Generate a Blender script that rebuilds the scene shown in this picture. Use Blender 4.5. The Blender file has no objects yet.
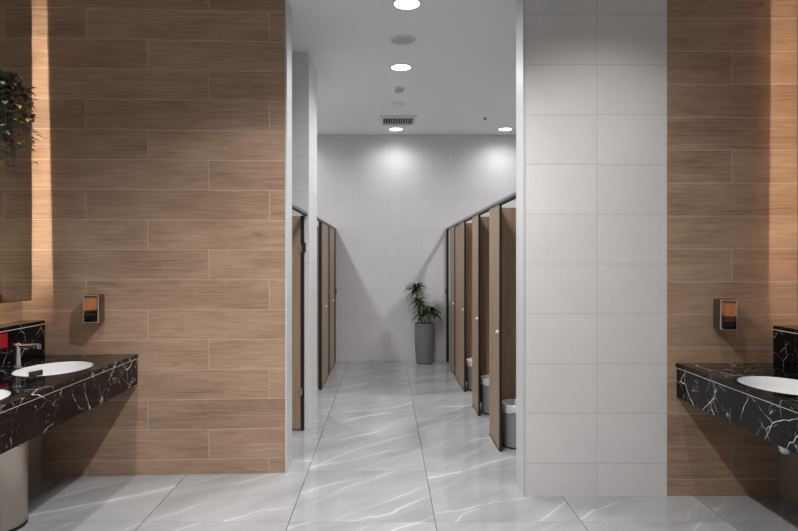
import bpy, bmesh, math, random
from mathutils import Vector, Matrix
PI = math.pi
random.seed(7)
S = bpy.context.scene
C = S.collection

# ------------------------------------------------------------------ materials
class G:
    """small helper around a node tree"""
    def __init__(s, name, **kw):
        s.m = bpy.data.materials.new(name); s.m.use_nodes = True
        s.t = s.m.node_tree; s.n = s.t.nodes
        s.b = s.n['Principled BSDF']
        for k, v in kw.items():
            s.set(k, v)
    def set(s, k, v):
        k = {'color': 'Base Color', 'rough': 'Roughness', 'metal': 'Metallic', 'spec': 'Specular IOR Level',
             'coat': 'Coat Weight', 'emit': 'Emission Color', 'estr': 'Emission Strength', 'trans': 'Transmission Weight',
             'normal': 'Normal', 'ior': 'IOR', 'coat_rough': 'Coat Roughness'}.get(k, k)
        if hasattr(v, 'is_output'):
            s.t.links.new(v, s.b.inputs[k])
        else:
            if isinstance(v, tuple) and len(v) == 3: v = v + (1,)
            s.b.inputs[k].default_value = v
    def put(s, node, idx, v):
        if hasattr(v, 'is_output'): s.t.links.new(v, node.inputs[idx])
        else: node.inputs[idx].default_value = v
    def math(s, op, a, b=0.0, c=0.0):
        n = s.n.new('ShaderNodeMath'); n.operation = op
        s.put(n, 0, a); s.put(n, 1, b); s.put(n, 2, c)
        return n.outputs[0]
    def pos(s):
        g = s.n.new('ShaderNodeNewGeometry'); sp = s.n.new('ShaderNodeSeparateXYZ')
        s.t.links.new(g.outputs['Position'], sp.inputs[0])
        return sp.outputs
    def obj(s):
        g = s.n.new('ShaderNodeTexCoord'); sp = s.n.new('ShaderNodeSeparateXYZ')
        s.t.links.new(g.outputs['Object'], sp.inputs[0])
        return sp.outputs
    def vec(s, x, y, z=0.0):
        n = s.n.new('ShaderNodeCombineXYZ')
        s.put(n, 0, x); s.put(n, 1, y); s.put(n, 2, z)
        return n.outputs[0]
    def noise(s, v, scale, detail=2.0, rough=.5, dist=0.0, color=False):
        n = s.n.new('ShaderNodeTexNoise')
        s.t.links.new(v, n.inputs['Vector'])
        n.inputs['Scale'].default_value = scale; n.inputs['Detail'].default_value = detail
        n.inputs['Roughness'].default_value = rough; n.inputs['Distortion'].default_value = dist
        return n.outputs[1 if color else 0]
    def white(s, v):
        n = s.n.new('ShaderNodeTexWhiteNoise'); n.noise_dimensions = '3D'
        s.t.links.new(v, n.inputs['Vector'])
        return n.outputs[0]
    def ramp(s, f, stops):
        n = s.n.new('ShaderNodeValToRGB')
        e = n.color_ramp.elements
        while len(e) < len(stops): e.new(.5)
        for i, (p, c) in enumerate(stops):
            e[i].position = p; e[i].color = (c + (1,)) if isinstance(c, tuple) else (c, c, c, 1)
        s.t.links.new(f, n.inputs[0])
        return n.outputs[0]
    def mix(s, f, a, b, mode='MIX'):
        n = s.n.new('ShaderNodeMix'); n.data_type = 'RGBA'; n.blend_type = mode
        s.put(n, 0, f)
        for i, v in ((6, a), (7, b)):
            if isinstance(v, tuple) and len(v) == 3: v = v + (1,)
            s.put(n, i, v)
        return n.outputs[2]
    def map(s, v, a, b, c, d):
        n = s.n.new('ShaderNodeMapRange')
        s.put(n, 0, v); s.put(n, 1, a); s.put(n, 2, b); s.put(n, 3, c); s.put(n, 4, d)
        return n.outputs[0]
    def bump(s, h, strength=.2, dist=.002):
        n = s.n.new('ShaderNodeBump')
        n.inputs['Strength'].default_value = strength; n.inputs['Distance'].default_value = dist
        s.t.links.new(h, n.inputs['Height'])
        return n.outputs[0]

def lin(r, g, b):
    f = lambda c: (c/255/12.92) if c/255 <= .04045 else ((c/255+.055)/1.055)**2.4
    return (f(r), f(g), f(b))

def joint_mask(g, fr, size, half):
    d = g.math('MINIMUM', fr, g.math('SUBTRACT', size, fr))
    return g.math('LESS_THAN', d, half)

def wood_tile(name, axis, x0):
    """wood-look wall planks 1.2 x 0.2 m laid in third bond with pale grout"""
    g = G(name, rough=.42, spec=.35)
    p = g.pos(); u = p[axis]; v = p[2]
    a = g.math('DIVIDE', g.math('SUBTRACT', v, .1), .2)
    row = g.math('FLOOR', a)
    rf = g.math('MULTIPLY', g.math('SUBTRACT', a, row), .2)
    rm = g.math('FLOORED_MODULO', g.math('ADD', row, 1.0), 3.0)
    b = g.math('DIVIDE', g.math('ADD', g.math('SUBTRACT', u, x0), g.math('MULTIPLY', rm, .4)), 1.2)
    col = g.math('FLOOR', b)
    cf = g.math('MULTIPLY', g.math('SUBTRACT', b, col), 1.2)
    jt = g.math('MAXIMUM', joint_mask(g, rf, .2, .0015), joint_mask(g, cf, 1.2, .0015))
    rnd = g.white(g.vec(col, row, 3.7))
    off = g.math('MULTIPLY', rnd, 37.0)
    warp = g.noise(g.vec(g.math('ADD', g.math('MULTIPLY', u, 1.3), off), g.math('MULTIPLY', v, 7.0), off), 1.0, 3, .55)
    fig = g.math('SINE', g.math('MULTIPLY', g.math('ADD', g.math('MULTIPLY', v, 9.0), g.math('MULTIPLY', warp, 3.2)), 16.0))
    fine = g.noise(g.vec(g.math('ADD', g.math('MULTIPLY', u, 3.0), off), g.math('MULTIPLY', v, 110.0), off), 1.0, 4, .65)
    blot = g.noise(g.vec(g.math('ADD', u, off), g.math('MULTIPLY', v, 3.0), off), 2.2, 2)
    t = g.math('ADD', g.math('MULTIPLY', fig, .035), g.math('ADD', g.math('MULTIPLY', fine, .62), g.math('ADD', g.math('MULTIPLY', blot, .40), g.math('MULTIPLY', rnd, .14))))
    base = g.ramp(t, [(.34, lin(134, 109, 90)), (.58, lin(170, 141, 118)), (.80, lin(190, 162, 138))])
    kn = g.n.new('ShaderNodeTexVoronoi'); kn.inputs['Scale'].default_value = 1.0
    g.t.links.new(g.vec(g.math('ADD', g.math('MULTIPLY', u, 1.7), off), g.math('MULTIPLY', v, 4.6), off), kn.inputs['Vector'])
    knot = g.map(kn.outputs['Distance'], .02, .10, .55, 0.0)
    base = g.mix(knot, base, lin(100, 76, 58))
    colr = g.mix(jt, base, lin(208, 192, 176))
    g.set('color', colr)
    g.set('normal', g.bump(g.math('SUBTRACT', fine, g.math('MULTIPLY', jt, 1.5)), .12))
    return g.m

def wall_tile(name, axis, u0, w, v0, h, col, rough=.4, half=.0014, jcol=None, bond=0.0):
    """matt pale wall tiles with a tight joint"""
    g = G(name, rough=rough, spec=.3)
    p = g.pos(); u = p[axis]; v = p[2]
    a = g.math('DIVIDE', g.math('SUBTRACT', v, v0), h); row = g.math('FLOOR', a)
    rf = g.math('MULTIPLY', g.math('SUBTRACT', a, row), h)
    sh = g.math('MULTIPLY', g.math('FLOORED_MODULO', row, 2.0), bond*w)
    b = g.math('DIVIDE', g.math('ADD', g.math('SUBTRACT', u, u0), sh), w); cl = g.math('FLOOR', b)
    cf = g.math('MULTIPLY', g.math('SUBTRACT', b, cl), w)
    jt = g.math('MAXIMUM', joint_mask(g, rf, h, half), joint_mask(g, cf, w, half))
    rnd = g.white(g.vec(cl, row, 1.3))
    n1 = g.noise(g.vec(p[0], p[1], v), 3.5, 4, .6)
    n2 = g.noise(g.vec(p[0], p[1], v), 60, 2, .6)
    f = g.math('ADD', g.math('MULTIPLY', n1, .13), g.math('ADD', g.math('MULTIPLY', n2, .05), g.math('MULTIPLY', rnd, .035)))
    k = g.math('ADD', .88, f)
    base = g.mix(1.0, col, g.vec(k, k, k), 'MULTIPLY')
    g.set('color', g.mix(jt, base, jcol or tuple(c*.66 for c in col)))
    g.set('normal', g.bump(g.math('SUBTRACT', 1.0, jt), .25, .0015))
    return g.m

def floor_mat():
    """polished grey marble tiles 0.8 x 0.8 m with white diagonal veins"""
    g = G('polished_floor_marble', spec=.5)
    p = g.pos(); x = p[0]; y = p[1]
    a = g.math('DIVIDE', g.math('SUBTRACT', x, .27), .8); ci = g.math('FLOOR', a)
    xf = g.math('MULTIPLY', g.math('SUBTRACT', a, ci), .8)
    b = g.math('DIVIDE', g.math('SUBTRACT', y, 4.14), .8); cj = g.math('FLOOR', b)
    yf = g.math('MULTIPLY', g.math('SUBTRACT', b, cj), .8)
    jx = joint_mask(g, xf, .8, .0019); jy = joint_mask(g, yf, .8, .0016)
    rnd = g.white(g.vec(ci, cj, .5)); off = g.math('MULTIPLY', rnd, 9.0)
    s = g.math('ADD', g.math('MULTIPLY', x, .80), g.math('MULTIPLY', y, .60))
    t = g.math('ADD', g.math('MULTIPLY', x, -.60), g.math('MULTIPLY', y, .80))
    def lines(freq, turn, amp, width, seed):
        tt = g.math('ADD', t, g.math('MULTIPLY', s, turn))
        n1 = g.noise(g.vec(g.math('MULTIPLY', s, .9), g.math('MULTIPLY', t, 1.3), g.math('ADD', off, seed)), 1.0, 2, .5)
        n2 = g.noise(g.vec(s, t, g.math('ADD', off, seed)), 7.0, 3, .6)
        q = g.math('ADD', g.math('MULTIPLY', tt, freq), g.math('ADD', g.math('MULTIPLY', n1, amp), g.math('ADD', g.math('MULTIPLY', n2, .10), g.math('MULTIPLY', rnd, 3.0))))
        d = g.math('ABSOLUTE', g.math('SUBTRACT', g.math('FRACT', q), .5))
        gate = g.map(g.noise(g.vec(g.math('MULTIPLY', s, 1.1), g.math('MULTIPLY', t, 2.2), g.math('ADD', off, seed+3)), 1.3, 2, .5), .40, .62, .0, 1.0)
        core = g.math('MULTIPLY', g.map(d, 0.0, width, 1.0, 0.0), gate)
        halo = g.math('MULTIPLY', g.map(d, 0.0, width*7, .22, 0.0), gate)
        return g.math('ADD', core, halo)
    v1 = lines(1.9, .12, 1.0, .020, 0.0)
    v2 = lines(3.1, -.18, 1.3, .020, 6.0)
    vv = g.math('MINIMUM', 1.0, g.math('ADD', g.math('MULTIPLY', v1, .62), g.math('MULTIPLY', v2, .45)))
    cl = g.noise(g.vec(g.math('MULTIPLY', s, .7), g.math('MULTIPLY', t, 2.0), off), 1.6, 5, .6)
    base = g.ramp(cl, [(.3, lin(142, 143, 145)), (.55, lin(158, 159, 161)), (.8, lin(173, 174, 176))])
    c = g.mix(vv, base, lin(218, 219, 219))
    c = g.mix(jy, c, lin(120, 119, 118))
    c = g.mix(jx, c, lin(52, 51, 50))
    g.set('color', c)
    g.set('rough', g.math('ADD', .05, g.math('MULTIPLY', cl, .07)))
    return g.m

def black_marble():
    g = G('black_marble', rough=.08, spec=.2)
    p = g.pos()
    v = g.vec(p[0], p[1], p[2])
    def warp(scale, amp):
        wn = g.noise(v, scale, 4, .6, 0.0, True)
        add = g.n.new('ShaderNodeVectorMath'); add.operation = 'MULTIPLY_ADD'
        g.t.links.new(wn, add.inputs[0]); add.inputs[1].default_value = (amp,)*3; g.t.links.new(v, add.inputs[2])
        return add.outputs[0]
    def net(scale, w, seed, wv):
        mp = g.n.new('ShaderNodeVectorMath'); mp.operation = 'ADD'
        g.t.links.new(wv, mp.inputs[0]); mp.inputs[1].default_value = (seed, seed*.7, seed*1.3)
        n = g.n.new('ShaderNodeTexVoronoi'); n.feature = 'DISTANCE_TO_EDGE'; n.inputs['Scale'].default_value = scale
        g.t.links.new(mp.outputs[0], n.inputs['Vector'])
        return g.map(n.outputs['Distance'], 0.0, w, 1.0, 0.0)
    w1 = warp(10.0, .05)
    a = net(3.6, .010, 0.0, w1); b = net(8.0, .015, 5.0, w1); c = net(24.0, .05, 2.0, w1)
    m1 = g.map(g.noise(v, 3.6, 3, .6), .47, .58, 0.04, 1.0)
    m2 = g.map(g.noise(v, 6.5, 3, .6), .50, .62, 0.0, .75)
    m3 = g.map(g.noise(v, 12.0, 3, .7), .60, .68, 0.0, .8)
    f = g.math('MINIMUM', 1.0, g.math('ADD', g.math('MULTIPLY', a, m1), g.math('ADD', g.math('MULTIPLY', b, m2), g.math('MULTIPLY', c, m3))))
    base = g.ramp(g.noise(v, 5, 4), [(.3, lin(4, 4, 6)), (.7, lin(17, 17, 18))])
    g.set('color', g.mix(f, base, lin(214, 210, 205)))
    return g.m

def panel_wood(name, dark, light):
    """upright-grain laminate for the cubicle boards"""
    g = G(name, rough=.45, spec=.35)
    p = g.pos()
    n = g.noise(g.vec(g.math('MULTIPLY', p[0], 45.0), g.math('MULTIPLY', p[1], 45.0), g.math('MULTIPLY', p[2], 1.6)), 1.0, 4, .6)
    g.set('color', g.ramp(n, [(.3, dark), (.7, light)]))
    return g.m

def plain(name, c, rough=.5, metal=0.0, **kw):
    g = G(name, color=c, rough=rough, metal=metal, **kw)
    n = g.noise(g.vec(*g.obj()[:3]), 35, 3)
    g.set('rough', g.math('ADD', rough - .03, g.math('MULTIPLY', n, .06)))
    return g.m

def emitter(name, c, s):
    return G(name, color=(.8, .8, .8), emit=c, estr=s).m

M = {}
M['wood'] = wood_tile('wood_look_wall_tile', 0, -.785)
M['wood_right'] = wood_tile('wood_look_wall_tile_right', 0, 2.10+.4-1.2)
M['wood_side'] = wood_tile('wood_look_side_wall_tile', 1, 4.13)
M['tile_pier'] = wall_tile('grey_pier_tile', 0, 1.281, .6, .199, .3024, lin(224, 223, 223))
M['tile_back'] = wall_tile('grey_back_wall_tile', 0, .05, .9, .18, .42, lin(218, 216, 216), rough=.6, half=.0012, jcol=lin(186, 184, 184), bond=.5)
M['tile_side'] = wall_tile('grey_side_wall_tile', 1, 5.183, .6, .199, .3024, lin(226, 225, 225))
M['floor'] = floor_mat()
M['ceiling'] = plain('ceiling_paint', lin(240, 245, 249), .8)
M['plaster'] = plain('panel_paint', lin(150, 140, 130), .5)
M['trimw'] = plain('pale_trim_metal', lin(205, 205, 206), .35)
M['marble'] = black_marble()
M['joint_glint'] = plain('pale_joint_glint', lin(226, 216, 205), .3)  # pale tone paints the bright bevel reflection along the slab edges
M['ceramic'] = plain('white_ceramic', lin(232, 233, 234), .12, coat=.4)
M['chrome'] = plain('chrome', lin(205, 205, 208), .1, 1.0)
M['case'] = G('polished_case', color=lin(138, 134, 130), rough=.16, metal=1.0).m
M['satin'] = G('satin_chrome', color=lin(236, 236, 238), rough=.42, metal=.7).m
M['steel'] = G('brushed_steel', color=lin(198, 186, 174), rough=.33, metal=1.0).m
M['alu'] = plain('satin_aluminium', lin(150, 150, 150), .4, .6)
M['stall'] = panel_wood('laminate_board', lin(144, 120, 97), lin(170, 146, 121))
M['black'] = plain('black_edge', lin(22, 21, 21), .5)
M['blackgloss'] = plain('black_gloss', lin(16, 17, 19), .12)
M['bin'] = plain('grey_bin_plastic', lin(150, 152, 153), .4)
M['liner'] = plain('white_bin_liner', lin(222, 224, 226), .45)
M['amber'] = plain('amber_window', lin(200, 134, 92), .2)
M['red'] = plain('red_print', lin(170, 16, 30), .4)
M['mirror'] = plain('mirror_glass', lin(226, 222, 212), .03, 1.0)
M['led'] = emitter('warm_led', (1.0, .80, .60), 105)
M['lamp'] = emitter('white_lamp', (1, .98, .96), 9)
M['vent_dark'] = plain('dark_void', lin(38, 38, 38), .8)
M['white_metal'] = plain('white_fitting', lin(222, 223, 224), .5)
M['grey_mesh'] = plain('grey_mesh', lin(188, 190, 191), .6)
M['pot'] = plain('dark_grey_pot', lin(124, 125, 122), .6)
M['soil'] = plain('soil', lin(40, 32, 26), .9)
M['stem'] = plain('plant_stem', lin(96, 84, 62), .7)
def leaf_mat(name, a, b):
    g = G(name, rough=.45)
    n = g.noise(g.vec(*g.pos()[:3]), 14, 2)
    g.set('color', g.ramp(n, [(.35, a), (.65, b)]))
    return g.m
M['leaf'] = leaf_mat('green_leaf', lin(44, 62, 38), lin(112, 132, 92))
M['leaf_dark'] = leaf_mat('dark_trailing_leaf', lin(44, 58, 48), lin(108, 126, 100))
M['leaf_purple'] = leaf_mat('purple_trailing_leaf', lin(84, 48, 62), lin(150, 98, 100))
M['leaf_lime'] = leaf_mat('lime_trailing_leaf', lin(110, 108, 50), lin(150, 146, 84))

# ------------------------------------------------------------------ mesh helpers
class MB:
    def __init__(s): s.bm = bmesh.new()
    def box(s, x0, x1, y0, y1, z0, z1, bevel=0.0, seg=2):
        r = bmesh.ops.create_cube(s.bm, size=1.0)
        vs = r['verts']
        bmesh.ops.scale(s.bm, vec=(x1-x0, y1-y0, z1-z0), verts=vs)
        bmesh.ops.translate(s.bm, vec=((x0+x1)/2, (y0+y1)/2, (z0+z1)/2), verts=vs)
        if bevel:
            es = list({e for v in vs for e in v.link_edges})
            bmesh.ops.bevel(s.bm, geom=es, offset=bevel, segments=seg, profile=.5, affect='EDGES')
        return s
    def prism(s, pts, z0, z1):
        n = len(pts)
        a = [s.bm.verts.new((x, y, z0)) for x, y in pts]; b = [s.bm.verts.new((x, y, z1)) for x, y in pts]
        s.bm.faces.new(a[::-1]); s.bm.faces.new(b)
        for i in range(n): s.bm.faces.new((a[i], a[(i+1) % n], b[(i+1) % n], b[i]))
        return s
    def lathe(s, prof, seg=40, sx=1.0, sy=1.0, c=(0, 0, 0), capb=False, capt=False, ph=0.0):
        rings = []
        for r, z in prof:
            rings.append([s.bm.verts.new((c[0]+math.cos(ph+2*PI*k/seg)*r*sx, c[1]+math.sin(ph+2*PI*k/seg)*r*sy, c[2]+z)) for k in range(seg)])
        for i in range(len(rings)-1):
            for k in range(seg):
                s.bm.faces.new((rings[i][k], rings[i][(k+1) % seg], rings[i+1][(k+1) % seg], rings[i+1][k]))
        if capb: s.bm.faces.new(rings[0][::-1])
        if capt: s.bm.faces.new(rings[-1])
        return s
    def tube(s, pts, rad, seg=12):
        pts = [Vector(p) for p in pts]; n = len(pts); rings = []
        rads = rad if isinstance(rad, (list, tuple)) else [rad]*n
        up = None
        for i, p in enumerate(pts):
            d = (pts[min(i+1, n-1)] - pts[max(i-1, 0)]).normalized()
            if up is None: up = d.orthogonal().normalized()
            else: up = (up - d*up.dot(d)).normalized()
            w = d.cross(up)
            rings.append([s.bm.verts.new(p + (up*math.cos(2*PI*k/seg) + w*math.sin(2*PI*k/seg))*rads[i]) for k in range(seg)])
        for i in range(n-1):
            for k in range(seg):
                s.bm.faces.new((rings[i][k], rings[i][(k+1) % seg], rings[i+1][(k+1) % seg], rings[i+1][k]))
        s.bm.faces.new(rings[0][::-1]); s.bm.faces.new(rings[-1])
        return s
    def leaf(s, p, d, length, width, droop, seg=5, fold=.25):
        """a tapered folded blade from p along d, bending down by droop"""
        p = Vector(p); d = Vector(d).normalized()
        side = d.cross(Vector((0, 0, 1)))
        if side.length < .05: side = Vector((1, 0, 0))
        side.normalize(); prev = None; cur = p.copy(); dd = d.copy()
        for i in range(seg+1):
            t = i/seg
            w = width*math.sin(PI*min(1, .12+.88*t))**.7 if t < 1 else 0.0005
            nrm = side.cross(dd).normalized()
            row = [s.bm.verts.new(cur - side*w + nrm*w*fold), s.bm.verts.new(cur), s.bm.verts.new(cur + side*w + nrm*w*fold)]
            if prev:
                s.bm.faces.new((prev[0], prev[1], row[1], row[0])); s.bm.faces.new((prev[1], prev[2], row[2], row[1]))
            prev = row
            cur = cur + dd*(length/seg)
            dd = (dd + Vector((0, 0, -droop/seg))).normalized()
        return s
    def obj(s, name, mat, parent=None, smooth=False, loc=None):
        bmesh.ops.recalc_face_normals(s.bm, faces=s.bm.faces)
        me = bpy.data.meshes.new(name); s.bm.to_mesh(me); s.bm.free()
        me.materials.append(mat)
        if smooth:
            for f in me.polygons: f.use_smooth = True
            try: me.set_sharp_from_angle(angle=math.radians(38))
            except Exception: pass
        o = bpy.data.objects.new(name, me); C.objects.link(o)
        if parent: o.parent = parent
        if loc: o.location = loc
        return o

def tag(o, label, cat, group=None):
    o['label'] = label; o['category'] = cat
    if group: o['group'] = group
    return o
def thing(name, label, cat, loc=(0, 0, 0), group=None, rotz=0.0):
    o = bpy.data.objects.new(name, None); C.objects.link(o)
    o.location = loc; o.rotation_euler = (0, 0, rotz); o.empty_display_size = .05
    return tag(o, label, cat, group)
def struct(o):
    o['kind'] = 'structure'; return o
def dup(root, loc, label, rotz=None):
    r = root.copy(); C.objects.link(r); r.location = loc; r['label'] = label
    if rotz is not None: r.rotation_euler = (0, 0, rotz)
    for ch in list(root.children):
        c = ch.copy(); C.objects.link(c); c.parent = r
        for gch in list(ch.children):
            d = gch.copy(); C.objects.link(d); d.parent = c
    return r
def arc(c, r, a0, a1, n, plane='xz'):
    out = []
    for i in range(n+1):
        a = a0 + (a1-a0)*i/n
        if plane == 'xz': out.append((c[0]+r*math.cos(a), c[1], c[2]+r*math.sin(a)))
        else: out.append((c[0], c[1]+r*math.cos(a), c[2]+r*math.sin(a)))
    return out

# ------------------------------------------------------------------ measures (metres, camera above the origin)
XL, XR = -2.394, 2.496          # side walls
YB, YREAR, ZC = 8.63, -1.6, 3.2
H = 1.436
yl = lambda x: 4.109 + (x + .667)*.0533    # face of the wood wall on the left (very slightly askew)
YRW = 3.704                      # face of the wood wall and tiled pier on the right
XCL, XCR = -.667, .832           # corridor mouth
XPL, XPR = -.71, .85             # cubicle fronts

# ------------------------------------------------------------------ setting
T = .12
struct(MB().box(XL-T, XR+T, YREAR-T, YB+T, -.12, 0).obj('floor', M['floor']))
struct(MB().box(XL-T, XR+T, YREAR-T, YB+T, ZC, ZC+.12).obj('ceiling', M['ceiling']))
struct(MB().box(XL-T, XL, YREAR-T, 4.1, 0, ZC).obj('wall_left', M['wood_side']))
struct(MB().box(XR, XR+T, YREAR-T, YRW+.1, 0, ZC).obj('wall_right', M['wood_side']))
struct(MB().box(XL-T, XL, 4.1, YB+T, 0, ZC).obj('wall_stalls_left', M['tile_side']))
struct(MB().box(XR, XR+T, YRW+.1, YB+T, 0, ZC).obj('wall_stalls_right', M['tile_side']))
struct(MB().box(XL, XR, YB, YB+T, 0, ZC).obj('wall_back', M['tile_back']))
struct(MB().box(XL, XR, YREAR-T, YREAR, 0, ZC).obj('wall_rear', M['tile_back']))
# left: wood wall with a painted return, corner trim
struct(MB().prism([(XL, yl(XL)), (XCL-.004, yl(XCL)), (XCL-.004, 4.316), (XL, 4.316)], 0, ZC).obj('wall_wood_left', M['wood']))
struct(MB().prism([(XCL-.012, 4.316), (XL, 4.316), (XL, 4.328), (XCL-.012, 4.328)], 0, ZC).obj('wall_wood_rear_left', M['tile_pier']))
struct(MB().prism([(XCL-.012, yl(XCL)-.003), (XCL, yl(XCL)-.003), (XCL, 4.328), (XCL-.004, 4.328), (XCL-.004, yl(XCL)), (XCL-.012, yl(XCL))], 0, ZC).obj('trim_1', M['trimw']))
# right: tiled pier then wood wall, in one plane
struct(MB().box(XCR+.004, 1.706, YRW, 3.886, 0, ZC).obj('wall_pier_right', M['tile_pier']))
struct(MB().box(1.706, XR, YRW, 3.886, 0, ZC).obj('wall_wood_right', M['wood_right']))
struct(MB().box(XCR+.012, XR, 3.886, 3.898, 0, ZC).obj('wall_pier_rear_right', M['tile_pier']))
struct(MB().prism([(XCR, YRW-.003), (XCR+.012, YRW-.003), (XCR+.012, YRW), (XCR+.004, YRW), (XCR+.004, 3.898), (XCR, 3.898)], 0, ZC).obj('trim_2', M['trimw']))
# left: cross wall between the first cubicle and the others
struct(MB().box(XL, -.655, 5.183, 5.79, 0, ZC).obj('wall_pier_left', M['tile_pier']))
# boxed pipe casing under the counters, with a panel joint
yc = 3.86
struct(MB().prism([(XL, yc+.004), (-2.27, yc+.004), (-2.27, yl(-2.27)), (XL, yl(XL))], 0, .79).obj('wall_pipe_casing_left', M['plaster']))
struct(MB().prism([(XL, YREAR), (-2.27, YREAR), (-2.27, yc), (XL, yc)], 0, .79).obj('wall_pipe_casing_near_left', M['plaster']))
struct(MB().box(2.386, XR, YREAR, YRW, 0, .79).obj('wall_pipe_casing_right', M['plaster']))

# ------------------------------------------------------------------ vanity counters
def hole_slab(pts, z0, z1, holes, a, b, name, parent):
    me = MB().prism(pts, z0, z1).obj(name, M['marble'], parent)
    bm = bmesh.new(); bm.from_mesh(me.data)
    es = [e for e in bm.edges if all(abs(v.co.z - z1) < 1e-5 for v in e.verts)]
    bmesh.ops.bevel(bm, geom=es, offset=.003, segments=1, affect='EDGES')
    bm.to_mesh(me.data); bm.free()
    cut = MB()
    for cx, cy in holes:
        cut.lathe([(1, z0-.05), (1, z1+.05)], 56, a, b, (cx, cy, 0), True, True)
    co = cut.obj('cutter', M['marble'])
    md = me.modifiers.new('holes', 'BOOLEAN'); md.operation = 'DIFFERENCE'; md.object = co; md.solver = 'EXACT'
    dg = bpy.context.evaluated_depsgraph_get(); dg.update()
    new = bpy.data.meshes.new_from_object(me.evaluated_get(dg), depsgraph=dg)
    me.modifiers.clear(); me.data = new
    bpy.data.objects.remove(co, do_unlink=True)
    return me
ZT, ZS, ZA = .808, .782, .60     # counter top, underside of slab, underside of apron
def counter(side, xe, xw, xledge, yend, holes, label, a, b):
    """xe free edge, xw ledge face; yend(x) the wall it dies into"""
    sg = 1 if xe > xw else -1
    t = thing('vanity_counter', label, 'counter', (0, 0, 0), 'black marble vanity counters')
    hole_slab([(xe, 0.55), (xe, yend(xe)-.001), (xw, yend(xw)-.001), (xw, .55)], ZS, ZT, holes, a, b, 'countertop', t)
    xa = xe - sg*.006
    MB().prism([(xa, .556), (xa, yend(xa)-.001), (xa-sg*.02, yend(xa-sg*.02)-.001), (xa-sg*.02, .556)], ZA, ZS-.004).obj('apron', M['marble'], t)
    MB().prism([(xa+sg*.004, .556), (xa+sg*.004, yend(xa)-.001), (xa-sg*.02, yend(xa-sg*.02)-.001), (xa-sg*.02, .556)], ZS-.004, ZS).obj('apron_glint', M['joint_glint'], t)  # thin strip standing for light caught on the slab's bevel
    return t
HL = [(-1.92, 3.53), (-1.92, 2.72), (-1.92, 1.91), (-1.92, 1.10)]
HR = [(2.0, 3.05), (2.0, 2.24), (2.0, 1.43)]
counter('left', -1.646, -2.25, XL, yl, HL, 'black marble counter with white veins under the mirror with plant, left side', .195, .255)
counter('right', 1.758, 2.35, XR, lambda x: YRW, HR, 'black marble counter with white veins beside the tall pale tiled pier', .20, .255)
def ledge(xf, xw, yend, label):
    sg = 1 if xf > xw else -1
    t = thing('backsplash_ledge', label, 'ledge', (0, 0, 0), 'marble backsplash ledges')
    xb = xf - sg*.02
    MB().prism([(xf, .55), (xf, yend(xf)-.001), (xb, yend(xb)-.001), (xb, .55)], .79, 1.010).obj('face_slab', M['marble'], t)
    MB().prism([(xf+sg*.002, .55), (xf+sg*.002, yend(xf)-.001), (xb, yend(xb)-.001), (xb, .55)], 1.010, 1.014).obj('ledge_joint', M['joint_glint'], t)
    MB().prism([(xf, .55), (xf, yend(xf)-.001), (xw+sg*.001, yend(xw)-.001), (xw+sg*.001, .55)], 1.014, 1.036).obj('ledge_cap', M['marble'], t)
    MB().prism([(xb, .60), (xb, yend(xb)-.001), (xw+sg*.001, yend(xw)-.001), (xw+sg*.001, .60)], .792, 1.014).obj('core', M['plaster'], t)
    return t
ledge(-2.25, XL, yl, 'black marble ledge behind the chrome tap, below the mirror')
ledge(2.35, XR, lambda x: YRW, 'short visible end of black marble ledge under the orange-lit wood tiles')

# basins
def make_basin(label, loc, a, b, group, slot):
    t = thing('sink_basin', label, 'sink', loc, group)
    prof = [(1.06, -.001), (1.06, -.012), (1.03, -.03), (.97, -.075), (.82, -.125), (.55, -.155), (.16, -.165), (.11, -.168), (.11, -.155), (.5, -.143), (.76, -.113), (.91, -.066), (.955, -.02), (.975, .018), (.985, .0225), (.992, .0215), (.992, -.001)]
    m = MB(); m.lathe(prof + [prof[0]], 56, a, b)
    bmesh.ops.remove_doubles(m.bm, verts=m.bm.verts, dist=1e-6)
    m.obj('bowl', M['ceramic'], t, True)
    MB().lathe([(.026, -.160), (.026, -.152), (.018, -.150), (.0001, -.149)], 24).obj('drain', M['chrome'], t, True)
    if slot:
        MB().box(-.046, .046, -.005, .005, -.016, .016, .003).obj('overflow_slot', M['blackgloss'], t, False)
        o = t.children[-1]; o.location = (-.163, .098, -.024); o.rotation_euler = (0, 0, math.radians(70.5))
    return t
zb = ZS
b0 = make_basin('white oval basin behind the chrome tap, dark slot inside', (HL[0][0], HL[0][1], zb), .195, .255, 'white oval basins', True)
for (x, y), l in zip(HL[1:2], ['white oval basin cut off by the left border, in front of the tap']):
    dup(b0, (x, y, zb), l)
make_basin('white oval basin in the counter beside the pale tiled pier', (HR[0][0], HR[0][1], zb), .20, .255, 'white oval basins', False)

# taps
def make_tap(label, loc, rotz):
    t = thing('basin_tap', label, 'tap', loc, 'chrome basin taps', rotz)
    MB().lathe([(.027, 0), (.027, .006), (.022, .010), (.0195, .012)], 28, capb=True, capt=True).obj('base_ring', M['chrome'], t, True)
    MB().lathe([(.0195, .010), (.0195, .118), (.021, .122), (.021, .136), (.017, .142), (.0001, .143)], 28).obj('body', M['chrome'], t, True)
    MB().tube([(0, 0, .124), (.06, 0, .126), (.118, 0, .129)], [.0125, .0125, .0135], 18).obj('spout', M['chrome'], t, True)
    MB().tube([(.119, 0, .136), (.121, 0, .126), (.123, 0, .106)], [.0165, .0175, .015], 18).obj('aerator', M['chrome'], t, True)
    return t
t0 = make_tap('chrome tap on the counter with the red notice behind it', (-2.147, 3.55, ZT), 0)
dup(t0, (2.242, 3.07, ZT), 'chrome tap spout at the right border, over the basin beside the pale pier', PI)

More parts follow.
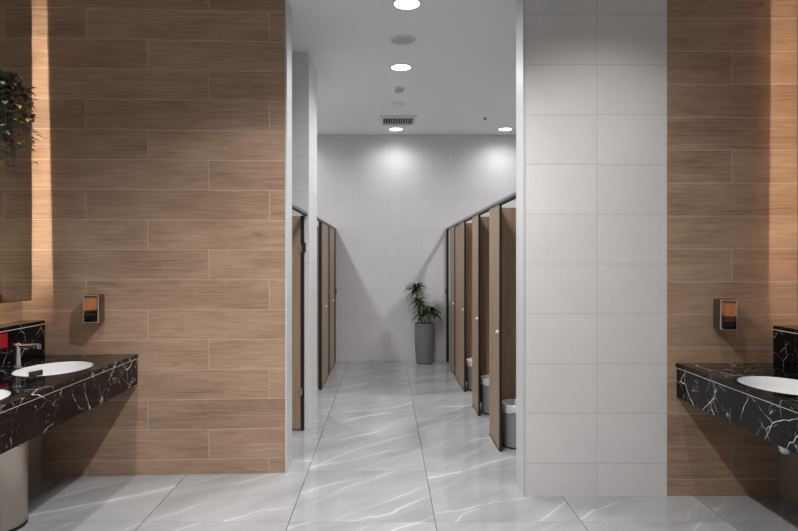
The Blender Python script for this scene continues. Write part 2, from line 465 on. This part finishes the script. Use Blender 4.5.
# traps below the basins
def make_trap(label, loc, rotz, wx):
    t = thing('sink_trap', label, 'pipe', loc, 'chrome traps under the basins', rotz)
    MB().lathe([(.022, .05), (.022, .108)], 24, capb=True, capt=True).obj('tailpiece', M['chrome'], t, True)
    MB().lathe([(.0001, -.028), (.02, -.026), (.034, -.012), (.037, .01), (.037, .045), (.026, .055), (.022, .056)], 28).obj('bottle', M['chrome'], t, True)
    MB().tube([(-.03, 0, .03), (-.16, 0, .035), (-wx, 0, .04)], .016, 16).obj('outlet_pipe', M['chrome'], t, True)
    return t
make_trap('chrome bottle trap below the counter beside the pale tiled pier', (2.0, 3.05, .492), PI, .385)
make_trap('chrome bottle trap hidden behind the apron by the steel bin', (-1.92, 3.53, .50), 0, .349)

# soap dispensers
def make_soap(label, loc, sgn):
    t = thing('soap_dispenser', label, 'soap dispenser', loc, 'chrome soap dispensers')
    w = .0525
    MB().box(-w, w, -.082, 0, 0, .186, .008, 3).obj('case', M['case'], t, True)
    MB().box(-w+.012, w-.012, -.0855, -.079, .088, .172, .012, 4).obj('window', M['amber'], t, True)
    m = MB()
    for a, b, c, d in ((-w+.003, w-.003, .178, .182), (-w+.003, w-.003, .003, .007), (-w+.003, -w+.007, .003, .182), (w-.007, w-.003, .003, .182)):
        m.box(a, b, -.0845, -.080, c, d)
    m.obj('face_rim', M['satin'], t)
    m = MB()
    m.box(-w+.010, w-.010, -.091, -.079, .012, .076, .009, 4)
    lv = m.obj('push_lever', M['blackgloss'], t, True)  # chrome lever; its black paints in the dark counter's reflection
    MB().box(-.028, .028, -.0925, -.0905, .030, .034, .0009).obj('lever_highlight', M['chrome'], lv)
    MB().lathe([(.004, -.004), (.004, .004)], 14, capb=True, capt=True).obj('lock', M['chrome'], t, True, (w-.012, -.03, .187))
    return t
xs = -1.915
make_soap('chrome soap dispenser with amber window, on the wood wall near the mirror', (xs, yl(xs)-.002, 1.022), -1)
make_soap('chrome soap dispenser with amber window, on the darker wood wall beside the pale tiled pier', (2.035, YRW-.001, 1.014), 1)

# red notice on the ledge face
tag(MB().box(-2.2505, -2.2475, 3.44, 3.625, .915, 1.000, .001, 1).obj('notice_sticker', M['red']), 'small red notice stuck on the black marble ledge behind the tap', 'sticker')

# ------------------------------------------------------------------ mirrors with warm light behind
def make_mirror(xf, sg, y0, y1, z0, z1, label, inset, gap0, gap1, wallx):
    """xf front plane; sg +1 when the glass faces +x"""
    t = thing('backlit_mirror', label, 'mirror', (0, 0, 0), 'backlit wall mirrors')
    a, b = sorted((xf, xf - sg*.018))
    MB().box(a, b, y0, y1, z0, z1).obj('backing', M['black'], t)
    MB().box(*sorted((xf, xf+sg*.004)), y0+.004, y1-.004, z0+.004, z1-.004).obj('glass', M['mirror'], t)
    xb = xf - sg*.018
    # thin LED profiles behind the rim; the upright ones lean a little
    m = MB()
    def bar(ya, yb, za, zb2, g0, g1):
        pts = []
        for (yy, zz, gg) in ((ya, za, g0), (ya, zb2, g1), (yb, za, g0), (yb, zb2, g1)):
            for d in (0, .006):
                pts.append(m.bm.verts.new((xb - sg*(gg+d), yy, zz)))
        i = pts
        for q in ((0, 1, 3, 2), (4, 6, 7, 5), (0, 4, 5, 1), (2, 3, 7, 6), (0, 2, 6, 4), (1, 5, 7, 3)):
            m.bm.faces.new([i[k] for k in q])
    bar(y1-inset-.006, y1-inset, z0+.10, z1-.02, gap0, gap1)
    m.obj('led_strip', M['led'], t)
    if sg > 0: MB().box(xb-.075, xb-.070, y1-inset-.04, y1-.01, z0+.10, z1-.02).obj('added_led_shield', M['black'], t)  # added black plate, unseen, keeps LED spill off the side wall
    m = MB()
    bar(y0+.1, y1-.12, z0+.09, z0+.096, .004, .004)
    m.obj('lower_led_strip', M['led'], t)
    for yy in (y0+.3, y1-.3):
        for zz in (z0+.3, z1-.3):
            MB().box(*sorted((xb, wallx)), yy-.03, yy+.03, zz-.03, zz+.03).obj('bracket', M['black'], t)
    return t
make_mirror(-2.262, 1, 1.2, 3.894, 1.178, 3.14, 'tall frameless mirror with orange light behind it, left side', .10, .060, .030, XL)
make_mirror(2.362, -1, 1.2, 3.485, 1.178, 3.14, 'mirror beyond the right border whose orange light falls on the wall', .26, .064, .042, XR)

# ------------------------------------------------------------------ steel bin under the left counter
t = thing('steel_bin', 'round steel waste bin on the floor under the counter, left border', 'bin', (-2.105, 3.28, 0))
MB().lathe([(.0001, .004), (.150, .004), (.155, .012), (.160, .50), (.162, .508), (.156, .510), (.153, .5), (.148, .02), (.0001, .02)], 64).obj('body', M['steel'], t, True)
MB().lathe([(.157, 0), (.157, .018)], 48, capb=True, capt=True).obj('base_ring', M['black'], t, True)
m = MB(); a = math.radians(-12)
m.tube([(math.cos(a-.12)*0.158, math.sin(a-.12)*0.158, .455), (math.cos(a-.12)*0.171, math.sin(a-.12)*0.171, .448), (math.cos(a)*0.173, math.sin(a)*0.173, .441), (math.cos(a+.12)*0.171, math.sin(a+.12)*0.171, .448), (math.cos(a+.12)*0.158, math.sin(a+.12)*0.158, .455)], .005, 8)
m.obj('handle', M['chrome'], t, True)

# ------------------------------------------------------------------ trailing plant beside the left mirror
t = thing('trailing_plant', 'trailing plant with dark green and purple leaves hanging before the mirror', 'plant', (-1.955, 2.93, 1.885))
MB().lathe([(.0001, .21), (.07, .21), (.095, .25), (.105, .34), (.10, .345), (.09, .26), (.0001, .24)], 28).obj('basket', M['pot'], t, True)
m = MB()
for k in range(3):
    q = 2*PI*k/3
    m.tube([(math.cos(q)*.1, math.sin(q)*.1, .34), (0, 0, .75), (0, 0, 1.25)], .002, 6)
m.obj('hanger', M['black'], t)
def sprays(mat, name, n, seed, lo, hi, wid):
    rr = random.Random(seed); m = MB(); st = MB()
    for i in range(n):
        q = rr.uniform(0, 2*PI); r0 = rr.uniform(.02, .09)
        x, y, z = math.cos(q)*r0, math.sin(q)*r0, .34
        reach = rr.uniform(.03, .14); drop = rr.uniform(lo, hi); k = 7
        pts = []
        for j in range(k+1):
            f = j/k
            pts.append((x+math.cos(q)*reach*math.sin(f*PI*.55), y+math.sin(q)*reach*math.sin(f*PI*.55), z + .10*math.sin(f*PI)*rr.uniform(.6, 1.1) - drop*f*f))
        st.tube(pts, .0016, 5)
        for j in range(1, k+1):
            for e in range(3):
                qq = q + rr.uniform(-1.6, 1.6)
                m.leaf(pts[j], (math.cos(qq), math.sin(qq), rr.uniform(-.5, .6)), rr.uniform(.03, .065), rr.uniform(*wid), rr.uniform(.2, 1.0), 4)
    return m.obj(name, M[mat], t, True), st
o1, s1 = sprays('leaf_dark', 'green_foliage', 110, 3, -.04, .28, (.010, .017))
o2, s2 = sprays('leaf_purple', 'purple_foliage', 60, 4, .02, .38, (.006, .012))
o3, s3 = sprays('leaf_lime', 'lime_foliage', 22, 5, .22, .34, (.008, .013))
o1['label'] = 'dark green leaves'; o2['label'] = 'purple leaves'; o3['label'] = 'yellow-green leaves'
for s_ in (s1, s2, s3): s_.obj('stem', M['stem'], t, True)
m = MB(); rr = random.Random(11)
m.tube([(.07, .0, .30), (.14, .05, .24), (.19, .10, .19), (.235, .15, .16)], .002, 5)
for k in range(5):
    m.leaf((.16+.018*k, .07+.02*k, .215-.013*k), (1, rr.uniform(-.6, .8), rr.uniform(-.5, .5)), .035, .006, .5, 4)
m.obj('long_sprig', M['stem'], t, True)

# ------------------------------------------------------------------ cubicles
def shoe(mb, x0, x1, y0, y1): mb.box(x0, x1, y0, y1, 0.0, .022)
def front_panel(name, label, cat, group, y0, y1, x, sg, edge_y, z1, lock_y=None, ew=.018):
    """board in the cubicle front plane x (front face); sg +1 = cubicle lies toward +x. edge_y: which end carries the black strip"""
    t = thing(name, label, cat, (x, y0, 0), group)
    a, b = sorted((0, sg*.015)); L = y1-y0
    MB().box(a, b, ew if edge_y == 'near' else 0, L if edge_y == 'near' else L-ew, .009, z1, .0015, 1).obj('board', M['stall'], t)
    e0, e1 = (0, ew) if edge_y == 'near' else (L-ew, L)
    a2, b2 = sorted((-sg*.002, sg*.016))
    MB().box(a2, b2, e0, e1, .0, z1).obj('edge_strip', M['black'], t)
    MB().box(*sorted((-sg*.003, sg*.018)), .012, L-.004, 0, .009).obj('floor_shoe', M['black'], t)
    if lock_y is not None:
        m = MB(); yy = lock_y - y0
        m.tube([(0, yy, .885), (-sg*.010, yy, .885)], .015, 16); m.tube([(-sg*.008, yy, .885), (-sg*.018, yy, .885)], .008, 12)
        m.box(*sorted((-sg*.015, -sg*.019)), yy-.013, yy+.013, .880, .890)
        m.obj('lock_knob', M['satin'], t, True)
    return t
ZH = 1.848
PG = 'brown boards of the right cubicle row'
panels = [(4.556, 5.02, 'nearest brown front board of the right cubicle row'),
          (5.593, 6.015, 'second brown front board of the right cubicle row'),
          (6.61, 7.05, 'third brown front board of the right row, beside a shut door'),
          (7.56, 8.08, 'last brown front board of the right row, near the potted plant')]
for y0, y1, l in panels:
    front_panel('stall_front_panel', l, 'cubicle panel', PG, y0, y1, XPR, 1, 'near', ZH, y0+.075)
front_panel('stall_door', 'shut brown cubicle door between the third and last right boards', 'cubicle door', None, 7.055, 7.52, XPR+.002, 1, 'far', ZH-.012, None)
# end post at the back wall
t = thing('stall_end_post', 'dark upright post of the right row against the back wall', 'post', (XPR, 8.56, 0))
MB().box(0, .03, 0, .068, 0, ZH).obj('post', M['black'], t)
MB().box(-.012, 0, .02, .045, .96, 1.02, .003).obj('keeper', M['black'], t)
# dividing boards
DG = 'cubicle dividing boards of the right row'
for y, l in ((4.85, 'brown dividing board behind the nearest grey bin'), (5.86, 'brown dividing board behind the second grey bin'),
             (6.87, 'brown dividing board behind the third grey bin'), (7.83, 'brown dividing board near the back wall, right cubicle row')):
    t = thing('stall_divider', l, 'cubicle divider', (XPR+.032, y, 0), DG)
    MB().box(0, XR-XPR-.034, 0, .02, .06, ZH, .0015, 1).obj('board', M['stall'], t)
    MB().box(.05, .09, -.002, .022, 0, .06).obj('foot', M['black'], t); MB().box(1.4, 1.44, -.002, .022, 0, .06).obj('foot', M['black'], t)
    MB().box(-.004, .0, .002, .018, .06, ZH).obj('edge_strip', M['black'], t)
# header rail
def rail(label, x0, x1, y0, y1, z0, z1, sg):
    t = thing('header_rail', label, 'rail', (0, 0, 0), 'cubicle header rails')
    MB().box(x0, x1, y0, y1, z0+.010, z1, .006, 2).obj('rail', M['alu'], t)
    MB().box(x0+.003, x1-.003, y0, y1, z0, z0+.010).obj('rail_seal', M['black'], t)
    return t
rail('long grey rail along the top of the right cubicle row', XPR-.004, XPR+.034, 3.899, YB-.001, ZH, 1.884, 1)
# left row
rail('short dark rail over the first cubicle by the wood wall', -.694, -.664, 4.329, 5.182, 1.806, 1.840, -1)
rail('dark rail over the rear left cubicles behind the pale pier', -.738, -.705, 5.791, YB-.001, 1.850, 1.880, -1)
t = thing('stall_door', 'brown cubicle door standing open beside the wood wall, left passage', 'cubicle door', (-.716, 5.12, 0))
MB().box(-.56, 0, 0, .022, .012, 1.80, .0015, 1).obj('board', M['stall'], t)
MB().box(0, .028, -.004, .026, 0, 1.805).obj('edge_strip', M['black'], t)
for z in (1.50, .30):
    MB().box(-.010, .004, -.010, -.003, z, z+.055, .002).tube([(.006, -.006, z-.003), (.006, -.006, z+.058)], .005, 10).obj('hinge', M['chrome'], t, True)
# keeper on the pier
tag(MB().box(-.700, -.676, 5.165, 5.1825, 1.50, 1.58, .003).obj('mounted_door_keeper', M['chrome']), 'chrome keeper on the pale pier beside the open left door', 'door keeper')
LG = 'boards of the rear left cubicles'
front_panel('stall_door', 'brown cubicle door with chrome knob just behind the pale left pier', 'cubicle door', LG, 6.785, 7.72, XPL, -1, 'far', ZH, 7.16, .23)  # wide black far strip paints in the dark of the gap beyond
front_panel('stall_door', 'last brown cubicle door with chrome knob, left of the back wall', 'cubicle door', LG, 7.78, 8.58, XPL, -1, 'far', ZH, 8.20, .20)  # its wide black strip likewise stands for the unlit gap
t = thing('stall_divider', 'brown divider glimpsed in the gap behind the pale left pier', 'cubicle divider', (XPL-.034, 6.72, 0))
MB().box(-(XPL-.036-XL), 0, 0, .02, .03, 1.80, .0015, 1).obj('board', M['stall'], t)
MB().box(.002, .034, -.004, .06, 0, ZH).obj('edge_strip', M['black'], t)
MB().box(-1.2, -1.16, -.002, .022, 0, .03).obj('foot', M['black'], t)
t = thing('stall_end_post', 'dark upright post of the rear left cubicles against the back wall', 'post', (XPL-.03, 8.59, 0))
MB().box(0, .03, 0, .038, 0, ZH).obj('post', M['black'], t)
MB().box(.03, .042, .008, .03, .96, 1.02, .003).obj('keeper', M['black'], t)

# bins with liners in the right cubicles
t = thing('waste_bin', 'grey bin with white liner in the nearest right cubicle', 'bin', (1.008, 4.715, 0), 'grey bins in the right cubicles')
MB().lathe([(.0001, .006), (.108, .006), (.110, .014), (.116, .315), (.118, .32), (.113, .32), (.106, .02), (.0001, .02)], 48).obj('body', M['bin'], t, True)
MB().lathe([(.111, 0), (.112, .012)], 40, capb=True, capt=True).obj('base_ring', M['black'], t, True)
m = MB(); seg = 48; rr = random.Random(2)
wob = [rr.uniform(-.007, .007) for _ in range(seg)]
rings = []
for r, z, k in ((.1195, .272, 1.0), (.1235, .296, .5), (.1225, .325, .2), (.116, .332, .2), (.110, .324, .2), (.102, .24, 0)):
    rings.append([m.bm.verts.new((math.cos(2*PI*i/seg)*(r+abs(wob[i])*.3*k), math.sin(2*PI*i/seg)*(r+abs(wob[i])*.3*k), z+wob[i]*k)) for i in range(seg)])
for i in range(len(rings)-1):
    for k in range(seg): m.bm.faces.new((rings[i][k], rings[i][(k+1) % seg], rings[i+1][(k+1) % seg], rings[i+1][k]))
m.obj('liner', M['liner'], t, True)
for y, l in ((5.732, 'grey bin with white liner behind the second right board'), (6.742, 'grey bin with white liner behind the third right board'),
             (8.32, 'grey bin with white liner by the back wall, mostly hidden')):
    dup(t, (1.008 if y < 8 else .995, y, 0), l)

# ------------------------------------------------------------------ potted plant at the back wall
px, py = .535, 8.44
t = thing('potted_plant', 'spiky green plant in a ribbed dark grey pot at the back wall', 'plant', (px, py, 0))
prof = [(.0001, 0), (.105, 0), (.112, .012)]
for k in range(14):
    z = .02 + k*.038; f = (z+.019)/.56
    r = .112 + .026*math.sin(min(1, f*1.15)*PI*.62)
    prof += [(r-.003, z), (r+.002, z+.008), (r+.002, z+.028), (r-.003, z+.036)]
prof += [(.134, .556), (.132, .562), (.124, .56), (.120, .50), (.0001, .50)]
MB().lathe(prof, 48).obj('pot', M['pot'], t, True)
MB().lathe([(.119, .505), (.06, .515), (.0001, .518)], 32).obj('soil', M['soil'], t, True)
heads = [((-.03, .0, .51), (-.10, -.02, .80), (-.115, -.03, 1.06), 80, .22), ((-.02, -.03, .51), (-.07, -.03, .66), (-.09, -.05, .88), 60, .18),
         ((.01, .02, .51), (.0, .0, .60), (-.03, -.02, .72), 70, .20), ((.04, -.02, .51), (.08, -.03, .60), (.10, -.04, .75), 80, .20)]
m = MB()
for a_, b_, c_, n, L in heads: m.tube([a_, b_, c_], [.012, .010, .008], 8)
m.obj('stem', M['stem'], t, True)
rr = random.Random(21); m = MB()
for a_, b_, c_, n, L in heads:
    for k in range(n):
        q = rr.uniform(0, 2*PI); up = rr.uniform(-.35, 1.3)
        if math.sin(q) > .6: q = -q
        base = Vector(c_) + Vector((0, 0, -.06*rr.random()))
        m.leaf(base, (math.cos(q), math.sin(q), up), L*rr.uniform(.6, 1.15), .013, rr.uniform(.5, 2.2), 6, .2)
for k in range(9):     # long arching blades to the right
    q = rr.uniform(-.7, .25)
    m.leaf((.11, -.04, .72), (math.cos(q), math.sin(q), rr.uniform(.5, 1.2)), rr.uniform(.20, .28), .008, rr.uniform(1.8, 2.8), 7, .2)
m.obj('leaves', M['leaf'], t, True)

# ------------------------------------------------------------------ ceiling fittings
def make_downlight(label, loc):
    t = thing('ceiling_downlight', label, 'ceiling light', loc, 'round ceiling downlights')
    MB().lathe([(.086, -.001), (.104, -.001), (.104, -.005), (.098, -.009), (.086, -.006), (.086, -.001)], 48).obj('trim_ring', M['white_metal'], t, True)
    MB().lathe([(.0001, -.004), (.086, -.004)], 48).obj('lens', M['lamp'], t)
    return t
d0 = make_downlight('round ceiling downlight at the top border, nearest of the passage lights', (.144, 4.20, ZC))
dup(d0, (.137, 5.59, ZC), 'round ceiling downlight between the speaker and the smoke detector')
dup(d0, (.135, 8.245, ZC), 'round ceiling downlight behind the square air vent')
dup(d0, (1.61, 8.245, ZC), 'round ceiling downlight above the right cubicles near the back wall')
dup(d0, (-1.33, 8.245, ZC), 'round ceiling downlight above the rear left cubicles, next to the back wall')
dup(d0, (-1.33, 6.85, ZC), 'added unseen downlight above the rear left cubicles, behind the pale left pier')  # added out of sight to brighten the back wall and ceiling
dup(d0, (1.61, 6.85, ZC), 'added unseen downlight above the third right cubicle, behind the pale tiled pier')  # right-hand twin, also added unseen for the back wall

def make_disc(name, label, cat, loc, r, dark):
    t = thing(name, label, cat, loc)
    MB().lathe([(r*.80, -.001), (r, -.001), (r, -.004), (r*.95, -.008), (r*.82, -.007), (r*.80, -.001)], 40).obj('rim', M['white_metal'], t, True)
    MB().lathe([(.0001, -.004), (r*.80, -.004)], 40).obj('grille', M[dark], t)
    return t
make_disc('ceiling_speaker', 'round grey ceiling speaker between the two front downlights', 'speaker', (.134, 4.90, ZC), .105, 'grey_mesh')
make_disc('ceiling_cover', 'faint round cover plate between the smoke detector and the vent', 'cover', (.136, 6.92, ZC), .09, 'white_metal')
t = thing('smoke_detector', 'small grey smoke detector hanging below the ceiling', 'smoke detector', (.136, 6.27, ZC))
MB().lathe([(.055, 0), (.055, -.012), (.05, -.016)], 32, capb=True, capt=True).obj('base', M['white_metal'], t, True)
MB().lathe([(.046, -.016), (.046, -.03), (.038, -.044), (.0001, -.047)], 32).obj('head', M['grey_mesh'], t, True)
t = thing('sprinkler_head', 'tiny dark sprinkler head on the ceiling', 'sprinkler', (1.235, 7.6, ZC))
MB().lathe([(.02, 0), (.02, -.003), (.009, -.005), (.007, -.02)], 20, capb=True, capt=True).obj('body', M['black'], t, True)
MB().lathe([(.015, -.020), (.015, -.023)], 16, capb=True, capt=True).obj('deflector', M['black'], t)
t = thing('air_vent', 'square white air vent with dark slots in the ceiling', 'vent', (.150, 7.69, ZC))
m = MB(); w, o = .225, .185
m.box(-w, w, -w, -o, -.026, 0); m.box(-w, w, o, w, -.026, 0); m.box(-w, -o, -o, o, -.026, 0); m.box(o, w, -o, o, -.026, 0)
m.obj('frame', M['white_metal'], t)
MB().box(-o, o, -o, o, -.002, 0).obj('duct', M['vent_dark'], t)
m = MB()
for k in range(11): m.box(-.16+k*.032-.004, -.16+k*.032+.004, -o, o, -.018, -.002)
m.obj('slats', M['grey_mesh'], t)

# ------------------------------------------------------------------ lights
def spot(name, loc, power, size, blend, col=(1, .97, .94), rad=.07, tilt=(0, 0, 0)):
    l = bpy.data.lights.new(name, 'SPOT'); l.energy = power; l.spot_size = math.radians(size); l.spot_blend = blend
    l.color = col; l.shadow_soft_size = rad
    o = bpy.data.objects.new(name, l); C.objects.link(o); o.location = loc; o.rotation_euler = tilt
    return o
ZL = ZC - .03
cool = (.95, .97, 1.0)
for x, y, p in ((.144, 4.20, 110), (.137, 5.59, 100), (.135, 8.245, 26), (1.61, 8.245, 28), (-1.33, 8.245, 28), (1.61, 6.85, 150), (-1.33, 6.85, 150)):  # the last two beams serve the added unseen downlights
    spot('downlight_beam', (x, y, ZL), p, 165, 1.0, cool, .08)
# washroom lobby, in front of the walls
for x, y, p, a in ((-1.60, 2.2, 140, 115), (-.10, 2.85, 280, 140), (1.25, 2.95, 50, 130), (-1.60, .6, 75, 140), (-.1, .6, 110, 140), (1.25, .6, 35, 140)):
    spot('lobby_beam', (x, y, ZL), p, a, 1.0, (1, .985, .965), .05)

w = bpy.data.worlds.new('world'); S.world = w; w.use_nodes = True
w.node_tree.nodes['Background'].inputs[0].default_value = (.6, .62, .65, 1)
w.node_tree.nodes['Background'].inputs[1].default_value = .05

# ------------------------------------------------------------------ camera
cam = bpy.data.cameras.new('camera'); co = bpy.data.objects.new('camera', cam); C.objects.link(co)
co.location = (0, 0, H); co.rotation_euler = (PI/2, 0, 0)
cam.sensor_width = 36; cam.lens = 610/798*36
cam.shift_x = 13/798; cam.shift_y = -6/798
cam.clip_start = .05
S.camera = co

S.view_settings.view_transform = 'Standard'
S.view_settings.look = 'None'
S.view_settings.gamma = 1.0
S.view_settings.use_curve_mapping = False
S.view_settings.exposure = 0.0
S.cycles.max_bounces = 10
S.cycles.use_denoising = True
